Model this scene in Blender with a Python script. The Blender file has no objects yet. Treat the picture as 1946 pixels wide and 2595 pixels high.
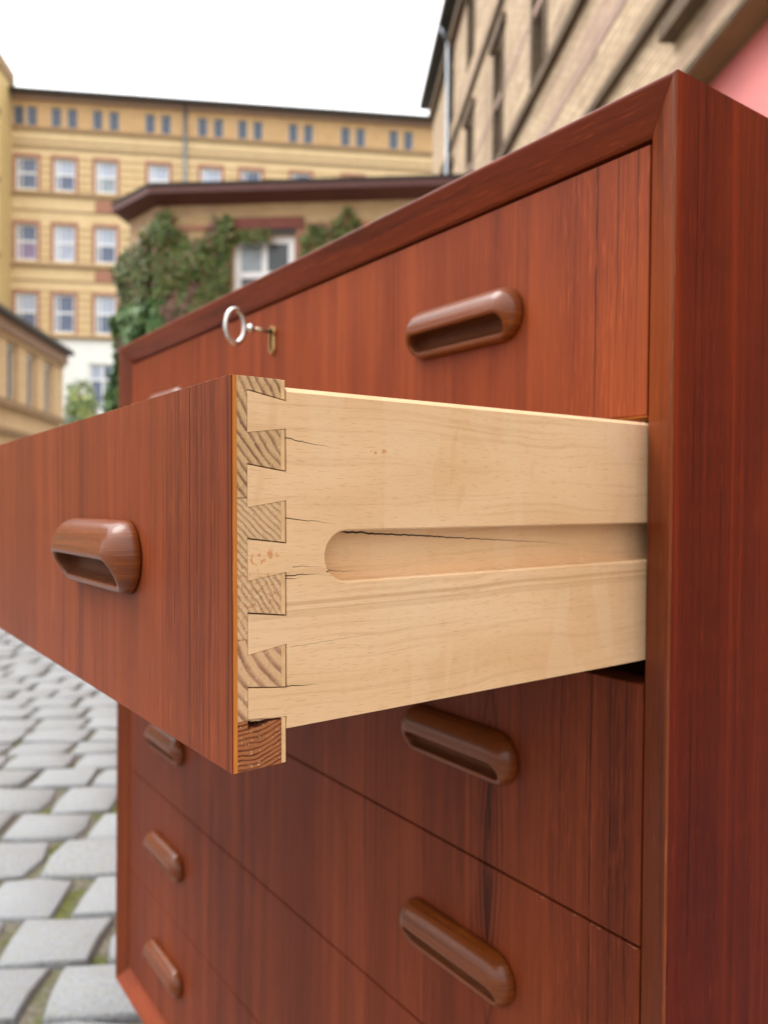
import bpy, bmesh, math, random
import numpy as np
from mathutils import Vector, Matrix, noise
random.seed(7); np.random.seed(7)
S = bpy.context.scene
COL = S.collection
PI = math.pi

# ------------------------------------------------------------------ camera
CAM = Vector((0.25147, -0.37580, 0.88452))
cam_d = bpy.data.cameras.new('camera'); cam = bpy.data.objects.new('camera', cam_d); COL.objects.link(cam)
R_ = Vector((0.57976621, 0.81472806, 0.00945214)); U_ = Vector((-0.0151127, -0.000845951, 0.999885439)); F_ = Vector((-0.81464272, 0.57984263, -0.01182229))
m = Matrix((R_, U_, -F_)).transposed().to_4x4(); m.translation = CAM
cam.matrix_world = m
cam_d.sensor_fit = 'HORIZONTAL'; cam_d.sensor_width = 36; cam_d.lens = 2006.16/1946*36
cam_d.clip_start = 0.01; cam_d.clip_end = 600
cam_d.dof.use_dof = True; cam_d.dof.focus_distance = 0.315; cam_d.dof.aperture_fstop = 13.6
S.camera = cam
# ------------------------------------------------------------------ overcast sky and soft sun
W = bpy.data.worlds.new('World'); S.world = W; W.use_nodes = True
wn = W.node_tree; wn.nodes.clear()
sky = wn.nodes.new('ShaderNodeTexSky'); sky.sky_type = 'NISHITA'; sky.sun_disc = False
SUN_EL = math.radians(58); SUN_AZ = Vector((-0.85, -0.53, 0)).normalized()
sky.sun_elevation = SUN_EL; sky.sun_rotation = math.atan2(SUN_AZ.x, SUN_AZ.y)
sky.dust_density = 4; sky.air_density = 1.0
hs = wn.nodes.new('ShaderNodeHueSaturation'); hs.inputs['Saturation'].default_value = 0.12; hs.inputs['Value'].default_value = 1.0
mx = wn.nodes.new('ShaderNodeMix'); mx.data_type = 'RGBA'; mx.inputs[0].default_value = 0.75; mx.inputs[7].default_value = (9.9, 9.9, 9.85, 1)
bg = wn.nodes.new('ShaderNodeBackground'); bg.inputs['Strength'].default_value = 0.12
ow = wn.nodes.new('ShaderNodeOutputWorld')
wn.links.new(sky.outputs[0], hs.inputs['Color']); wn.links.new(hs.outputs[0], mx.inputs[6])
tc = wn.nodes.new('ShaderNodeTexCoord'); sx = wn.nodes.new('ShaderNodeSeparateXYZ'); mr = wn.nodes.new('ShaderNodeMapRange')
mr.inputs[1].default_value = 0; mr.inputs[2].default_value = 1; mr.inputs[3].default_value = .56; mr.inputs[4].default_value = 2.0
vm = wn.nodes.new('ShaderNodeVectorMath'); vm.operation = 'SCALE'
wn.links.new(tc.outputs['Generated'], sx.inputs[0]); wn.links.new(sx.outputs[2], mr.inputs[0]); wn.links.new(mx.outputs[2], vm.inputs[0]); wn.links.new(mr.outputs[0], vm.inputs['Scale']); wn.links.new(vm.outputs[0], bg.inputs[0]);
wn.links.new(bg.outputs[0], ow.inputs[0])
sd = bpy.data.lights.new('sun', 'SUN'); sd.energy = 1.1; sd.angle = math.radians(32); sd.color = (1, 0.97, 0.93)
so = bpy.data.objects.new('sun', sd); COL.objects.link(so)
sdir = Vector((SUN_AZ.x*math.cos(SUN_EL), SUN_AZ.y*math.cos(SUN_EL), math.sin(SUN_EL)))
so.rotation_euler = sdir.to_track_quat('Z', 'Y').to_euler(); so.location = (-6, -6, 12)
S.view_settings.view_transform = 'Standard'; S.view_settings.look = 'None'; S.view_settings.gamma = 1; S.view_settings.use_curve_mapping = False
S.view_settings.exposure = 1.0
S.render.engine = 'CYCLES'; S.cycles.use_denoising = True; S.cycles.max_bounces = 8

# ------------------------------------------------------------------ mesh helpers
class MB:
    def __init__(s): s.v = []; s.f = []
    def quad(s, a, b, c, d):
        i = len(s.v); s.v += [a, b, c, d]; s.f.append((i, i+1, i+2, i+3))
    def box(s, x0, x1, y0, y1, z0, z1):
        i = len(s.v)
        s.v += [(x0,y0,z0),(x1,y0,z0),(x1,y1,z0),(x0,y1,z0),(x0,y0,z1),(x1,y0,z1),(x1,y1,z1),(x0,y1,z1)]
        s.f += [tuple(i+k for k in q) for q in ((0,3,2,1),(4,5,6,7),(0,1,5,4),(1,2,6,5),(2,3,7,6),(3,0,4,7))]
    def prism(s, poly, x0, x1, ax='X', cap0=True, cap1=True):   # poly of (p,q); extruded along ax
        n = len(poly); i = len(s.v)
        P = {'X': lambda p, q, e: (e, p, q), 'Y': lambda p, q, e: (p, e, q), 'Z': lambda p, q, e: (p, q, e)}[ax]
        s.v += [P(p, q, x0) for p, q in poly] + [P(p, q, x1) for p, q in poly]
        if cap0: s.f.append(tuple(i+k for k in reversed(range(n))))
        if cap1: s.f.append(tuple(i+n+k for k in range(n)))
        for k in range(n):
            j = (k+1) % n; s.f.append((i+k, i+j, i+n+j, i+n+k))
    def loft(s, rings, cap0=True, cap1=True):
        n = len(rings[0]); i = len(s.v)
        for r in rings: s.v += list(r)
        for a in range(len(rings)-1):
            for k in range(n):
                j = (k+1) % n; s.f.append((i+a*n+k, i+a*n+j, i+(a+1)*n+j, i+(a+1)*n+k))
        if cap0: s.f.append(tuple(i+k for k in reversed(range(n))))
        if cap1: s.f.append(tuple(i+(len(rings)-1)*n+k for k in range(n)))
    def tube(s, p0, p1, r0, r1=None, n=10):
        r1 = r0 if r1 is None else r1
        p0, p1 = Vector(p0), Vector(p1); d = (p1-p0).normalized(); a = d.orthogonal().normalized(); b = d.cross(a)
        s.loft([[tuple(p+r*(math.cos(2*PI*k/n)*a+math.sin(2*PI*k/n)*b)) for k in range(n)] for p, r in ((p0, r0), (p1, r1))])
    def build(s, name, mat, parent=None, smooth=False, bevel=0, fix=True, seg=2):
        me = bpy.data.meshes.new(name); me.from_pydata(s.v, [], s.f); me.update()
        if fix:
            bm = bmesh.new(); bm.from_mesh(me); bmesh.ops.remove_doubles(bm, verts=bm.verts, dist=1e-6) if bevel or smooth else None
            bmesh.ops.recalc_face_normals(bm, faces=bm.faces); bm.to_mesh(me); bm.free()
        return link(name, me, mat, parent, smooth, bevel, seg)
def link(name, me, mat, parent=None, smooth=False, bevel=0, seg=2):
    o = bpy.data.objects.new(name, me); COL.objects.link(o)
    if mat: me.materials.append(mat)
    if parent: o.parent = parent
    if smooth: me.polygons.foreach_set('use_smooth', [True]*len(me.polygons))
    if bevel:
        b = o.modifiers.new('bevel', 'BEVEL'); b.width = bevel; b.segments = seg; b.limit_method = 'ANGLE'; b.angle_limit = math.radians(35); b.harden_normals = False
    return o
def empty(name, loc=(0,0,0), rz=0, parent=None):
    o = bpy.data.objects.new(name, None); COL.objects.link(o); o.location = loc; o.rotation_euler = (0,0,rz); o.empty_display_size = .1
    if parent: o.parent = parent
    return o
def tag(o, label=None, cat=None, group=None, kind=None):
    if label: o['label'] = label
    if cat: o['category'] = cat
    if group: o['group'] = group
    if kind: o['kind'] = kind
    return o

# ------------------------------------------------------------------ material helpers
class MT:
    def __init__(s, name):
        s.m = bpy.data.materials.new(name); s.m.use_nodes = True; s.t = s.m.node_tree; s.t.nodes.clear()
        s.out = s.t.nodes.new('ShaderNodeOutputMaterial'); s.b = s.t.nodes.new('ShaderNodeBsdfPrincipled')
        s.t.links.new(s.b.outputs[0], s.out.inputs[0])
    def put(s, sock, v):
        if isinstance(v, bpy.types.NodeSocket): s.t.links.new(v, sock)
        elif v is not None:
            if sock.type == 'RGBA' and len(v) == 3: v = (*v, 1)
            sock.default_value = v
    def n(s, typ, **props):
        nd = s.t.nodes.new(typ)
        for k, v in props.items(): setattr(nd, k, v)
        return nd
    def math(s, op, a, b=None, c=None, clamp=False):
        nd = s.n('ShaderNodeMath', operation=op, use_clamp=clamp)
        s.put(nd.inputs[0], a); s.put(nd.inputs[1], b) if b is not None else None
        if c is not None: s.put(nd.inputs[2], c)
        return nd.outputs[0]
    def co(s, kind='Object'): return s.n('ShaderNodeTexCoord').outputs[kind]
    def sep(s, v):
        nd = s.n('ShaderNodeSeparateXYZ'); s.put(nd.inputs[0], v); return nd.outputs
    def comb(s, x=0., y=0., z=0.):
        nd = s.n('ShaderNodeCombineXYZ')
        for i, v in enumerate((x, y, z)): s.put(nd.inputs[i], v)
        return nd.outputs[0]
    def noise(s, v, scale=1., detail=3., rough=.5, dist=0.):
        nd = s.n('ShaderNodeTexNoise'); s.put(nd.inputs['Vector'], v)
        for k, x in (('Scale', scale), ('Detail', detail), ('Roughness', rough), ('Distortion', dist)): s.put(nd.inputs[k], x)
        return nd.outputs[0]
    def ramp(s, f, stops, interp='LINEAR'):
        nd = s.n('ShaderNodeValToRGB'); nd.color_ramp.interpolation = interp; s.put(nd.inputs[0], f)
        e = nd.color_ramp.elements
        while len(e) < len(stops): e.new(0.5)
        for i, (p, c) in enumerate(stops):
            e[i].position = p; e[i].color = (c, c, c, 1) if isinstance(c, (int, float)) else (*c, 1)
        return nd.outputs[0]
    def mix(s, f, a, b, mode='MIX'):
        nd = s.n('ShaderNodeMix', data_type='RGBA', blend_type=mode); s.put(nd.inputs[0], f); s.put(nd.inputs[6], a); s.put(nd.inputs[7], b); return nd.outputs[2]
    def smooth(s, x, lo, hi):
        nd = s.n('ShaderNodeMapRange', interpolation_type='SMOOTHSTEP'); s.put(nd.inputs[0], x); s.put(nd.inputs[1], lo); s.put(nd.inputs[2], hi); return nd.outputs[0]
    def bump(s, h, strength=.3, dist=.001):
        nd = s.n('ShaderNodeBump'); s.put(nd.inputs['Height'], h); nd.inputs['Strength'].default_value = strength; nd.inputs['Distance'].default_value = dist
        s.t.links.new(nd.outputs[0], s.b.inputs['Normal'])
    def fin(s, color, rough=.5, spec=.5, metal=0., coat=0., coat_r=.2):
        s.put(s.b.inputs['Base Color'], color); s.put(s.b.inputs['Roughness'], rough); s.put(s.b.inputs['Specular IOR Level'], spec); s.put(s.b.inputs['Metallic'], metal)
        s.b.inputs['Coat Weight'].default_value = coat; s.b.inputs['Coat Roughness'].default_value = coat_r
        return s.m

def plain(name, c, rough=.6, metal=0., spec=.5, var=.12, scale=6., coat=0.):
    M = MT(name); n = M.noise(M.co(), scale, 4)
    c0 = tuple(x*(1-var) for x in c); c1 = tuple(min(1, x*(1+var)) for x in c)
    return M.fin(M.ramp(n, [(.3, c0), (.7, c1)]), rough, spec, metal, coat)

def teak(name, across='X', along='Z', seed=0., dark=(.15, .026, .013), mid=(.26, .053, .021), light=(.34, .082, .030), rough=.45, coat=.03, streak=1., spec=.10, band=None, flame=None, lines=()):
    M = MT(name); o = M.sep(M.co()); ix = 'XYZ'
    a, l = o[ix.index(across)], o[ix.index(along)]
    d = o[3-ix.index(across)-ix.index(along)]
    # wandering of the grain lines, with cathedral-like swelling
    w = M.noise(M.comb(M.math('MULTIPLY', a, 7.), M.math('MULTIPLY', l, 2.2), seed), 1., 2)
    aw = M.math('ADD', a, M.math('MULTIPLY', M.math('SUBTRACT', w, .5), .018))
    ds = M.math('ADD', M.math('MULTIPLY', d, 12.), seed)
    n1 = M.noise(M.comb(M.math('MULTIPLY', aw, 42.), M.math('MULTIPLY', l, .8), ds), 1., 3, .55)
    n2 = M.noise(M.comb(M.math('MULTIPLY', aw, 190.), M.math('MULTIPLY', l, 2.0), ds), 1., 4, .6)
    n3 = M.noise(M.comb(M.math('MULTIPLY', a, 1500.), M.math('MULTIPLY', l, 26.), ds), 1., 2)
    n4 = M.noise(M.comb(M.math('MULTIPLY', aw, 46.), M.math('MULTIPLY', l, .55), M.math('ADD', ds, 9.)), 1., 2, .5)
    n5 = M.noise(M.comb(M.math('MULTIPLY', aw, 620.), M.math('MULTIPLY', l, 5.), M.math('ADD', ds, 2.)), 1., 3, .6)
    f = M.math('ADD', M.math('ADD', M.math('MULTIPLY', n1, .50), M.math('MULTIPLY', n2, .32)), M.math('MULTIPLY', n5, .18))
    inb = None
    if band:                                       # a denser, darker run of fibres
        inb = M.math('MULTIPLY', M.smooth(aw, band[0]-.012, band[0]+.008), M.math('SUBTRACT', 1., M.smooth(aw, band[1]-.008, band[1]+.008)))
        f = M.math('ADD', M.math('SUBTRACT', f, M.math('MULTIPLY', inb, .035)), M.math('MULTIPLY', M.math('MULTIPLY', inb, M.math('SUBTRACT', n5, .5)), .35))
    col = M.ramp(f, [(.26, dark), (.41, tuple(.32*x+.68*y for x, y in zip(dark, mid))), (.52, mid), (.72, light)])
    vein = M.ramp(M.math('ABSOLUTE', M.math('SUBTRACT', n4, .47)), [(.0, 1.), (.008, .85), (.026, 0.)])
    vein = M.math('MULTIPLY', vein, M.smooth(M.noise(M.comb(M.math('MULTIPLY', a, 11.), M.math('MULTIPLY', l, 3.), seed+3), 1., 2), .42, .62))
    col = M.mix(M.math('MULTIPLY', vein, .45*streak), col, tuple(x*.5 for x in dark))
    for a0, lw, st in lines:                       # single dark growth lines that wander a little
        wob = M.math('MULTIPLY', M.math('SUBTRACT', M.noise(M.comb(M.math('MULTIPLY', l, 5.), a0*40, seed), 1., 3), .5), .006)
        dd = M.math('ABSOLUTE', M.math('SUBTRACT', M.math('ADD', a, wob), a0))
        fade = M.smooth(M.noise(M.comb(M.math('MULTIPLY', l, 9.), a0*90, seed+7), 1., 2), .3, .55)
        col = M.mix(M.math('MULTIPLY', M.math('MULTIPLY', M.smooth(dd, lw, lw*.25), fade), st), col, tuple(x*.3 for x in dark))
    if flame:                                      # dark almond figure where the veneer runs past a knot
        fx, fz, fa, fb = flame
        wz = M.math('MULTIPLY', M.math('SUBTRACT', M.noise(M.comb(M.math('MULTIPLY', a, 60.), M.math('MULTIPLY', l, 14.), 2.), 1., 3), .5), .006)
        for ka, kb, lw, st in ((1., 1., .24, .95), (1.9, 1.5, .10, .7), (2.8, 2.1, .07, .5), (.4, .62, .5, .95)):
            ex = M.math('DIVIDE', M.math('SUBTRACT', M.math('ADD', a, wz), fx), fa*ka)
            zl_ = M.math('DIVIDE', M.math('SUBTRACT', l, fz), fb*kb)
            rr = M.math('ADD', M.math('POWER', M.math('ABSOLUTE', ex), 1.2), M.math('POWER', M.math('ABSOLUTE', zl_), 1.6))
            k_ = M.smooth(M.math('ABSOLUTE', M.math('SUBTRACT', rr, 1.)), lw*2, lw*.3)
            low = M.smooth(M.noise(M.comb(M.math('MULTIPLY', a, 90.), M.math('MULTIPLY', l, 10.), ka), 1., 2), .30, .46)
            col = M.mix(M.math('MULTIPLY', M.math('MULTIPLY', k_, low), st), col, tuple(x*.35 for x in dark))
    pore = M.smooth(n3, .56, .72)
    col = M.mix(M.math('MULTIPLY', pore, .42), col, tuple(x*.6 for x in dark))
    fl = M.smooth(M.noise(M.comb(M.math('MULTIPLY', a, 2100.), M.math('MULTIPLY', l, 45.), M.math('ADD', ds, 4.)), 1., 1), .60, .74)
    if inb is not None: fl = M.math('MULTIPLY', fl, M.math('ADD', .7, M.math('MULTIPLY', inb, .9)))
    col = M.mix(M.math('MULTIPLY', fl, .34), col, tuple(min(1, x*1.5) for x in light))
    big = M.noise(M.comb(M.math('MULTIPLY', aw, 9.), M.math('MULTIPLY', l, 2.6), seed+11), 1., 3, .55)
    col = M.mix(M.math('MULTIPLY', M.smooth(big, .50, .34), .30), col, dark)
    col = M.mix(M.math('MULTIPLY', M.smooth(big, .55, .70), .24), col, tuple(min(1, x*q) for x, q in zip(light, (1.12, 1.15, 1.))))
    speck = M.smooth(M.noise(M.co(), 1300., 1), .765, .80)
    col = M.mix(M.math('MULTIPLY', speck, .35), col, (.62, .42, .30))
    M.bump(M.math('SUBTRACT', 1., pore), .12, .0003)
    scuff = M.noise(M.comb(M.math('MULTIPLY', a, 30.), M.math('MULTIPLY', l, 24.), seed+5), 1., 4, .65)
    rough = M.math('ADD', rough-.05, M.math('MULTIPLY', scuff, .12))
    r = M.math('ADD', M.math('MULTIPLY', n3, .16), M.math('SUBTRACT', rough, .06))
    return M.fin(col, r, spec, 0., coat, .13 if coat > .3 else .3)

MAT = {}
MAT['teak_front'] = teak('teak_front', 'X', 'Z', 1.3, dark=(.085,.0150,.0060), mid=(.198,.0360,.0098), light=(.295,.0630,.0165), band=(-.088, -.030), lines=((-.062, .0009, .8), (-.047, .0006, .7), (-.236, .0008, .6), (-.033, .0007, .6), (-.31, .0012, .4)))
MAT['teak_open'] = teak('teak_open', 'X', 'Z', 7.9, dark=(.085,.0170,.0065), mid=(.196,.0390,.0110), light=(.280,.0640,.0180), band=(-.092, -.034), lines=((-.0648, .0007, .9), (-.0945, .0005, .7), (-.036, .0005, .8), (-.0275, .0005, .8), (-.185, .001, .5), (-.29, .0016, .35)))
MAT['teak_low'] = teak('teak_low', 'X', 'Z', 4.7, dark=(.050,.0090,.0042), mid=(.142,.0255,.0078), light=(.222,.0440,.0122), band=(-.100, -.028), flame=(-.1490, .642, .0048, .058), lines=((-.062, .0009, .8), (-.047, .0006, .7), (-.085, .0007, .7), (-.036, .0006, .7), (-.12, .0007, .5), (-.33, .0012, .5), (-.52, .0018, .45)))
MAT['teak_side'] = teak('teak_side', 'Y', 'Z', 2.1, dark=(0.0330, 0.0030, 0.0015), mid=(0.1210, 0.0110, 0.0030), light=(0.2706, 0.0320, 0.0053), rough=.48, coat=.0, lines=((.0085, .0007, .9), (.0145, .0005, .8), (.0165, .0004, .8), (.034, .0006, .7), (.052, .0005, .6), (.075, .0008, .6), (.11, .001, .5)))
MAT['teak_top'] = teak('teak_top', 'Y', 'X', 3.3, dark=(0.0580, 0.0096, 0.0029), mid=(0.1661, 0.0276, 0.0076), light=(0.2916, 0.0552, 0.0123), rough=.40, coat=.2)
MAT['teak_stile'] = teak('teak_stile', 'X', 'Z', 5.3, dark=(0.0576, 0.0110, 0.0036), mid=(0.1464, 0.0275, 0.0063), light=(0.2328, 0.0517, 0.0117), rough=.4, coat=.15)
MAT['teak_handle'] = teak('teak_handle', 'Z', 'X', 6.1, dark=(.04,.007,.0016), mid=(.155,.034,.0050), light=(.30,.086,.0110), rough=.36, coat=.32, spec=.2)
MAT['handle_slot_shade'] = teak('handle_slot_shade', 'Z', 'X', 6.1, dark=(.05, .014, .006), mid=(.10, .028, .009), light=(.16, .055, .016), rough=.6, coat=0, spec=.15)  # darker, duller wood paints the shade inside the grip recess
MAT['edge_band'] = teak('edge_band', 'Y', 'Z', 8.2, dark=(.42, .13, .025), mid=(.58, .21, .045), light=(.74, .33, .085), rough=.5, coat=0, streak=.2)

MAT['edge_worn'] = teak('worn_edge', 'Y', 'Z', 8.2, dark=(.10,.022,.009), mid=(.19,.048,.017), light=(.34,.105,.035), rough=.5, coat=0, streak=.2)

def endgrain(name, cy, cz, freq, lightc, darkc, warp=.004, grey=0., pits=.5):
    M = MT(name); o = M.sep(M.co()); y, z = o[1], o[2]
    w = M.noise(M.comb(M.math('MULTIPLY', y, 60.), M.math('MULTIPLY', z, 60.), cy*100), 1., 3)
    w2 = M.noise(M.comb(M.math('MULTIPLY', y, 160.), M.math('MULTIPLY', z, 160.), cz*77), 1., 2)
    dy, dz = M.math('SUBTRACT', y, cy), M.math('SUBTRACT', z, cz)
    r = M.math('SQRT', M.math('ADD', M.math('MULTIPLY', dy, dy), M.math('MULTIPLY', dz, dz)))
    r = M.math('ADD', r, M.math('ADD', M.math('MULTIPLY', M.math('SUBTRACT', w, .5), warp*2), M.math('MULTIPLY', M.math('SUBTRACT', w2, .5), warp*.5)))
    saw = M.math('FRACT', M.math('MULTIPLY', r, freq))
    late = M.ramp(saw, [(0., .15), (.45, .12), (.78, 1.), (.93, .85), (1., .1)])
    late = M.math('MULTIPLY', late, M.math('ADD', .25, M.math('MULTIPLY', M.noise(M.co(), 150., 3, .6), 1.25)))
    fine = M.noise(M.co(), 2600., 2); mid = M.noise(M.co(), 420., 4, .65)
    c = M.mix(late, lightc, darkc)
    c = M.mix(M.math('MULTIPLY', M.smooth(mid, .52, .7), .35), c, tuple(x*.5 for x in lightc))
    c = M.mix(M.math('MULTIPLY', M.smooth(fine, .55, .68), pits), c, tuple(x*.3 for x in darkc))
    c = M.mix(M.math('MULTIPLY', M.smooth(M.noise(M.co(), 900., 1), .68, .75), .5), c, (.85, .72, .5))
    # red-brown stain run in near the bottom of the joint
    st = M.smooth(M.noise(M.co(), 520., 3), .52, .62); zf = M.math('MULTIPLY', M.smooth(z, .05, .064), M.math('SUBTRACT', 1., M.smooth(z, .074, .09)))
    c = M.mix(M.math('MULTIPLY', M.math('MULTIPLY', st, zf), .45), c, (.34, .10, .045))
    M.bump(M.math('ADD', M.math('MULTIPLY', late, .5), M.math('MULTIPLY', mid, 1.)), .5, .0006)
    return M.fin(c, .8, .2)
MAT['pine1'] = endgrain('pine_end_grain_top', .075, .175, 300., (.64, .42, .225), (.22, .11, .06), .0022, pits=.6)
MAT['pine2'] = endgrain('pine_end_grain_middle', -.055, .02, 430., (.70, .47, .27), (.38, .22, .12), .002)
MAT['pine3'] = endgrain('pine_end_grain_lower', .052, .070, 215., (.70, .45, .26), (.28, .14, .08), .0015, pits=.3)
MAT['pine4'] = endgrain('pine_end_grain_bottom', .0045, .045, 560., (.40, .145, .055), (.10, .024, .011), .0022, pits=.3)

def beech():
    M = MT('pale_beech'); o = M.sep(M.co()); x, y, z = o
    w = M.noise(M.comb(M.math('MULTIPLY', y, 9.), M.math('MULTIPLY', z, 22.), 2.), 1., 2)
    zw = M.math('ADD', z, M.math('MULTIPLY', M.math('SUBTRACT', w, .5), .02))
    big = M.noise(M.comb(M.math('MULTIPLY', y, 7.), M.math('MULTIPLY', zw, 26.), 1.), 1., 3)
    lin = M.noise(M.comb(M.math('MULTIPLY', y, 5.), M.math('MULTIPLY', zw, 330.), x), 1., 4, .6)
    pore = M.noise(M.comb(M.math('MULTIPLY', y, 150.), M.math('MULTIPLY', zw, 2600.), 5.), 1., 1)
    patch = M.noise(M.comb(M.math('MULTIPLY', y, 30.), M.math('MULTIPLY', z, 9.), 8.), 1., 3, .5, .8)
    c = M.ramp(big, [(.3, (.67, .415, .222)), (.5, (.74, .49, .282)), (.7, (.78, .545, .338))])
    c = M.mix(M.math('MULTIPLY', M.smooth(lin, .5, .68), .30), c, (.50, .285, .135))
    c = M.mix(M.math('MULTIPLY', M.smooth(pore, .60, .70), .36), c, (.38, .20, .095))
    c = M.mix(M.math('MULTIPLY', M.smooth(patch, .53, .56), .22), c, (.76, .56, .37))
    c = M.mix(M.math('MULTIPLY', M.smooth(patch, .36, .33), .25), c, (.60, .34, .16))
    # darker growth line under the runner groove
    for z0, wd, s in ((.0628, .0012, .45), (.0600, .0006, .35), (.0585, .0016, .25)):
        dz = M.math('ABSOLUTE', M.math('SUBTRACT', M.math('SUBTRACT', M.math('ADD', M.math('MULTIPLY', z, .8), M.math('MULTIPLY', zw, .2)), z0-.001), M.math('MULTIPLY', y, .006)))
        c = M.mix(M.math('MULTIPLY', M.smooth(dz, wd, wd*.3), s), c, (.42, .23, .10))
    # drying cracks running in from the joint: (y0, z0, y1, z1, half width)
    mask = None
    jit = M.math('MULTIPLY', M.math('SUBTRACT', M.noise(M.comb(M.math('MULTIPLY', y, 240.), M.math('MULTIPLY', z, 60.), 3.), 1., 3), .5), .0016)
    for y0, z0, y1, z1, h in ((.0225, .1271, .046, .1240, .00022), (.0230, .0958, .046, .0931, .00022), (.0230, .0732, .042, .0731, .00026), (.026, .0765, .042, .0760, .00012),
                              (.0230, .0300, .039, .0286, .00022), (.025, .0452, .075, .0468, .00007), (.0230, .0722, .030, .0718, .00018), (.0415, .0738, .067, .0722, .0002), (.050, .0898, .200, .0800, .00046)):
        t = M.math('DIVIDE', M.math('SUBTRACT', y, y0), y1-y0)
        zz = M.math('ADD', M.math('MULTIPLY', t, z1-z0), z0)
        dz = M.math('ABSOLUTE', M.math('SUBTRACT', M.math('ADD', z, jit), zz))
        hw = M.math('MULTIPLY', M.math('SUBTRACT', 1.02, t), h)
        inr = M.math('MULTIPLY', M.math('GREATER_THAN', t, 0.), M.math('LESS_THAN', t, 1.))
        k = M.math('MULTIPLY', M.math('SUBTRACT', 1., M.smooth(dz, M.math('MULTIPLY', hw, .7), M.math('MULTIPLY', hw, 1.3))), inr)
        mask = k if mask is None else M.math('MAXIMUM', mask, k)
    # small orange stains
    sp = M.smooth(M.noise(M.co(), 380., 2), .56, .63)
    for y0, z0, ry, rz, s in ((.013, .0775, .012, .008, .8), (.066, .1235, .007, .0018, .9)):
        e = M.math('ADD', M.math('POWER', M.math('DIVIDE', M.math('SUBTRACT', y, y0), ry), 2.), M.math('POWER', M.math('DIVIDE', M.math('SUBTRACT', z, z0), rz), 2.))
        c = M.mix(M.math('MULTIPLY', M.math('MULTIPLY', M.smooth(e, 1., .3), sp), s), c, (.58, .22, .07))
    c = M.mix(mask, c, (.030, .014, .008))
    M.bump(M.math('SUBTRACT', M.math('MULTIPLY', lin, .25), M.math('ADD', mask, M.math('MULTIPLY', M.smooth(pore, .6, .7), .3))), .35, .0004)
    return M.fin(c, .52, .35)
MAT['beech'] = beech()
MAT['back_veneer'] = plain('pale_veneer', (.68, .44, .22), .6, scale=200.)
MAT['rough_inside'] = plain('rough_inside_wood', (.30, .19, .10), .8)
MAT['splinter'] = plain('splinter_wood', (.74, .55, .34), .8, scale=300.)
MAT['torn'] = plain('torn_veneer_fibre', (.34, .13, .06), .8, scale=300.)
MAT['brass'] = plain('worn_brass', (.62, .40, .16), .33, .9, scale=90.)
MAT['steel'] = plain('nickel_steel', (.56, .54, .52), .27, .95, scale=90., var=.08)
MAT['dull_steel'] = plain('dull_key_shaft', (.36, .28, .20), .35, .9, scale=90.)
MAT['black'] = plain('lock_slot', (.01, .008, .006), .7)

# ================================================================== THE CHEST OF DRAWERS
R0 = Vector((-.4745, .205, 0))
chest = tag(empty('chest_of_drawers', R0), 'reddish teak chest of six drawers on cobblestones with one drawer pulled open', 'chest')
def cobj(o): o.location = -R0; return o
XL, XR, ZT, ZB, WS = -.9492, 0., 1.1130, .16, .0241
YB = .41
PROF = [(0., -.0106), (.0003, -.0113), (.0009, -.0118), (.0017, -.0119), (.0027, -.0117), (.0120, -.0066), (.0225, -.0004), (.0241, .0014), (.0241, YB), (0., YB)]
def frame_piece(name, kind, mat):
    g = .00018; mb = MB(); ring = lambda f: [f(d, y) for d, y in PROF]
    if kind == 'right': rs = [ring(lambda d, y: (XR-d, y, ZB+d+g)), ring(lambda d, y: (XR-d, y, ZT-d-g))]
    if kind == 'left': rs = [ring(lambda d, y: (XL+d, y, ZB+d+g)), ring(lambda d, y: (XL+d, y, ZT-d-g))]
    if kind == 'top': rs = [ring(lambda d, y: (XL+d+g, y, ZT-d)), ring(lambda d, y: (XR-d-g, y, ZT-d))]
    if kind == 'bottom': rs = [ring(lambda d, y: (XL+d+g, y, ZB+d)), ring(lambda d, y: (XR-d-g, y, ZB+d))]
    mb.loft(rs)
    o = cobj(mb.build(name, mat, chest)); me = o.data
    for p in me.polygons: p.use_smooth = False
    return o
def two_mats(o, second, test):
    o.data.materials.append(second)
    for p in o.data.polygons:
        if test(p): p.material_index = 1
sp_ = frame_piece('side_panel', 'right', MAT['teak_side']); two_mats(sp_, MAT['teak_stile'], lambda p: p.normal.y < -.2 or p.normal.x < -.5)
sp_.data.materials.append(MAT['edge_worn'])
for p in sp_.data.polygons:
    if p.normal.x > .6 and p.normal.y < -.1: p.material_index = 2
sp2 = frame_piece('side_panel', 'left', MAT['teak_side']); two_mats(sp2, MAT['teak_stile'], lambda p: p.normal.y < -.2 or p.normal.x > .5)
frame_piece('top_panel', 'top', MAT['teak_top']); frame_piece('bottom_panel', 'bottom', MAT['teak_top'])
mb = MB(); mb.box(XL+WS+.0003, XR-WS-.0003, YB-.012, YB-.004, ZB+WS+.0003, ZT-WS-.0003); cobj(mb.build('back_panel', MAT['rough_inside'], chest))
for x in (XL+.09, XR-.09):
    for y in (.05, .36):
        mb = MB(); n = 16
        sx = .012*(1 if x > -.47 else -1); sy = -.006 if y < .2 else .006
        mb.loft([[(x+sx*t+r*math.cos(2*PI*k/n), y+sy*t+r*math.sin(2*PI*k/n), z) for k in range(n)] for z, r, t in ((ZB-.0005, .021, 0), (.08, .0165, .5), (.006, .0115, 1), (.0, .010, 1))])
        cobj(mb.build('leg', MAT['teak_stile'], chest, True, .0008))

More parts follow.
